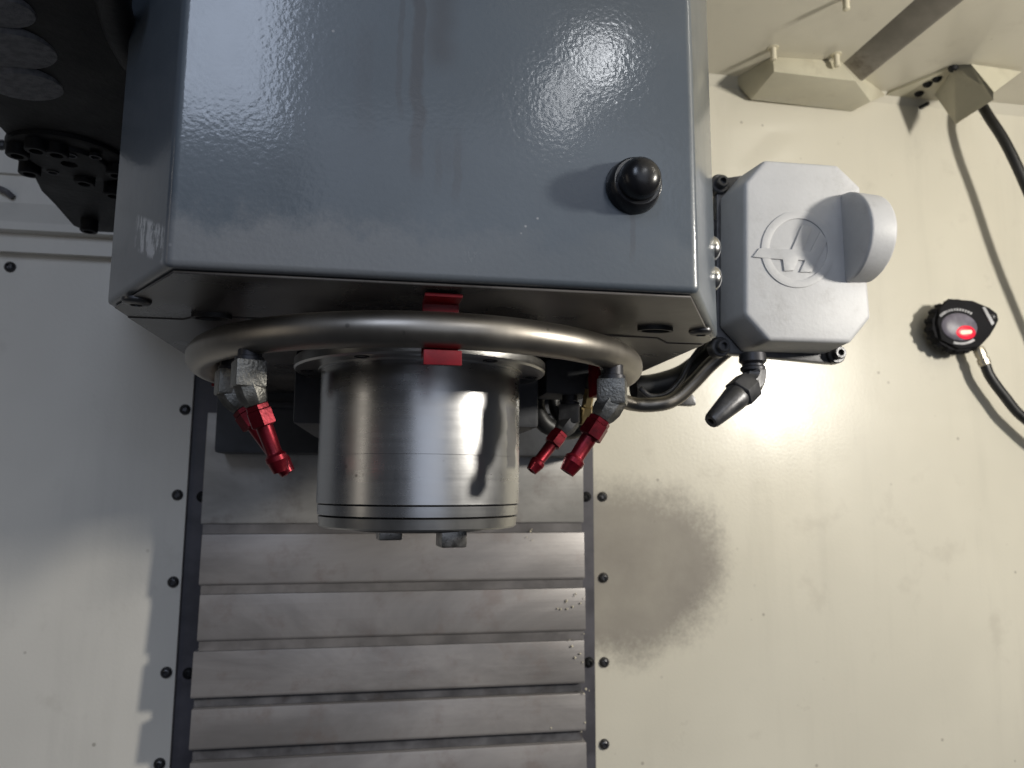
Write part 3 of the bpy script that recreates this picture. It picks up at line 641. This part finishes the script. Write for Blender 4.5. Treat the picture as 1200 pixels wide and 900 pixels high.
f1 = [PZ(1096, 110, ZC-0.003), PZ(1119, 76, ZC-0.003), PZ(1138, 75, ZC-0.003), PY(1164, 108, yb-0.004), PY(1164, 117, yb-0.004), PY(1121, 145, yb+0.03)]
f1[0].y = min(f1[0].y, YW-0.01)
bm = B(); loft(bm, [f1, [p+Vector((0.001, 0.003, 0.001)) for p in f1]]); obj('face_sheet', bm, M_sheet, br)
f2 = [PZ(1138, 75, ZC-0.003), PZ(1197, 84, ZC-0.003), PY(1165, 108, yb-0.004)]
bm = B(); loft(bm, [f2, [p+Vector((0.0, 0.003, 0.002)) for p in f2]]); obj('folded_wing', bm, M_sheet, br)
pl = [PZ(1028, 119, ZC-0.004), PZ(1045, 108, ZC-0.004), PZ(1120, 78, ZC-0.004), PZ(1108, 128, ZC-0.004)]
for p in pl: p.y = min(p.y, YW-0.002)
bm = B(); prism(bm, pl, (0, 0, 0.0036)); obj('mounting_plate', bm, M_sheet, br)
for (x, y) in [(1077, 109), (1087, 98), (1098, 92), (1117, 80), (1046, 119)]:
    share('bracket_screw', ME_darkpan, PZ(x, y, ZC-0.004), br, DOWN)
sh = thing('wall_stud', 'thin dark stud under the ceiling beside the beige cable bracket', 'stud', PY(1079, 126, YW))
obj('stud_pin', lathe(B(), PY(1079, 126, YW), (0, -1, -0.1), [(-0.001, 0.003), (0.014, 0.003), (0.015, 0.0022)], 12), M_screw, sh)

# ------------------------------------------------------------------ tool changer, top left
ZT = 0.255
tc = thing('tool_changer', 'black greasy tool changer casting with round hub beside blue-grey spindle housing', 'tool changer', PZ(90, 200, ZT))
ol = [(-160, 60), (-120, 140), (-60, 150), (0, 150), (9, 160), (12, 176), (24, 191), (38, 204), (48, 224), (64, 240), (76, 254), (86, 265), (98, 270), (112, 272), (190, 276), (190, 100), (190, 0), (60, -60)]
pts = [PZ(x, y, ZT) for x, y in ol]
for p in pts: p.x = min(p.x, cl.x-0.006); p.y = min(p.y, YW-0.03)
obj('carousel_plate', prism(B(), pts, (0, 0, 0.02)), M_grease, tc, bevel=0.002)
back = [PZ(x, y, ZT+0.02) for x, y in [(-160, 20), (0, 120), (60, 150), (150, 170), (150, -10), (20, -60)]]
for p in back: p.x = min(p.x, cl.x-0.010)
obj('carousel_body', prism(B(), back, (0, 0, 0.35)), M_grease, tc, bevel=0.006)
hubc = PZ(82, 182, ZT)
hb_ = obj('hub', lathe(B(), hubc, (0, 0, -1), [(-0.002, 0.043), (0.003, 0.043), (0.004, 0.041), (0.004, 0.028), (0.007, 0.027), (0.0075, 0.025), (0.0075, 0.006), (0.004, 0.005)], 48), M_grease, tc)
ME_hexb = mesh_only(lathe(B(), (0, 0, 0), (0, 0, 1), [(-0.002, 0.0080), (0.011, 0.0080), (0.012, 0.0070), (0.012, 0.0045), (0.007, 0.004)], 20), M_grease)
for (x, y) in [(22, 166), (44, 160), (36, 188), (100, 200), (138, 190), (134, 215), (105, 258), (68, 165)]:
    share('cap_screw', ME_hexb, PZ(x, y, ZT), tc, DOWN)
for (x, y) in [(60, 181), (83, 182), (112, 184), (62, 202)]:
    share('hub_hole', ME_hole, PZ(x, y, ZT-0.0078), tc, DOWN)
for i, (x, y, rx) in enumerate([(0, 10, .017), (14, 56, .024), (30, 98, .022)]):
    p = PZ(x, y, ZT-0.001)
    po = obj('tool_pocket', lathe(B(), p, (0.12, 0.1, -1), [(-0.008, rx*1.04), (0.0005, rx), (0.0025, rx*0.95), (0.003, rx*0.6), (0.0032, rx*0.2)], 40), M_dust, tc)
obj('arm_curve', tube(B(), [PZ(128, -40, ZT), PZ(132, 0, ZT), PZ(143, 40, ZT), PZ(158, 70, ZT)], 0.009, 14, 6), M_grease, tc)
cl_ = thing('cable_clip', 'small brown clip stuck on left wall under the black casting', 'clip', PY(8, 226, YW-0.004))
obj('clip_body', tube(B(), [PY(-4, 220, YW-0.008), PY(6, 224, YW-0.010), PY(15, 231, YW-0.006)], 0.0035, 10, 4), M_wiper, cl_)

# ------------------------------------------------------------------ render
S.render.engine = 'CYCLES'
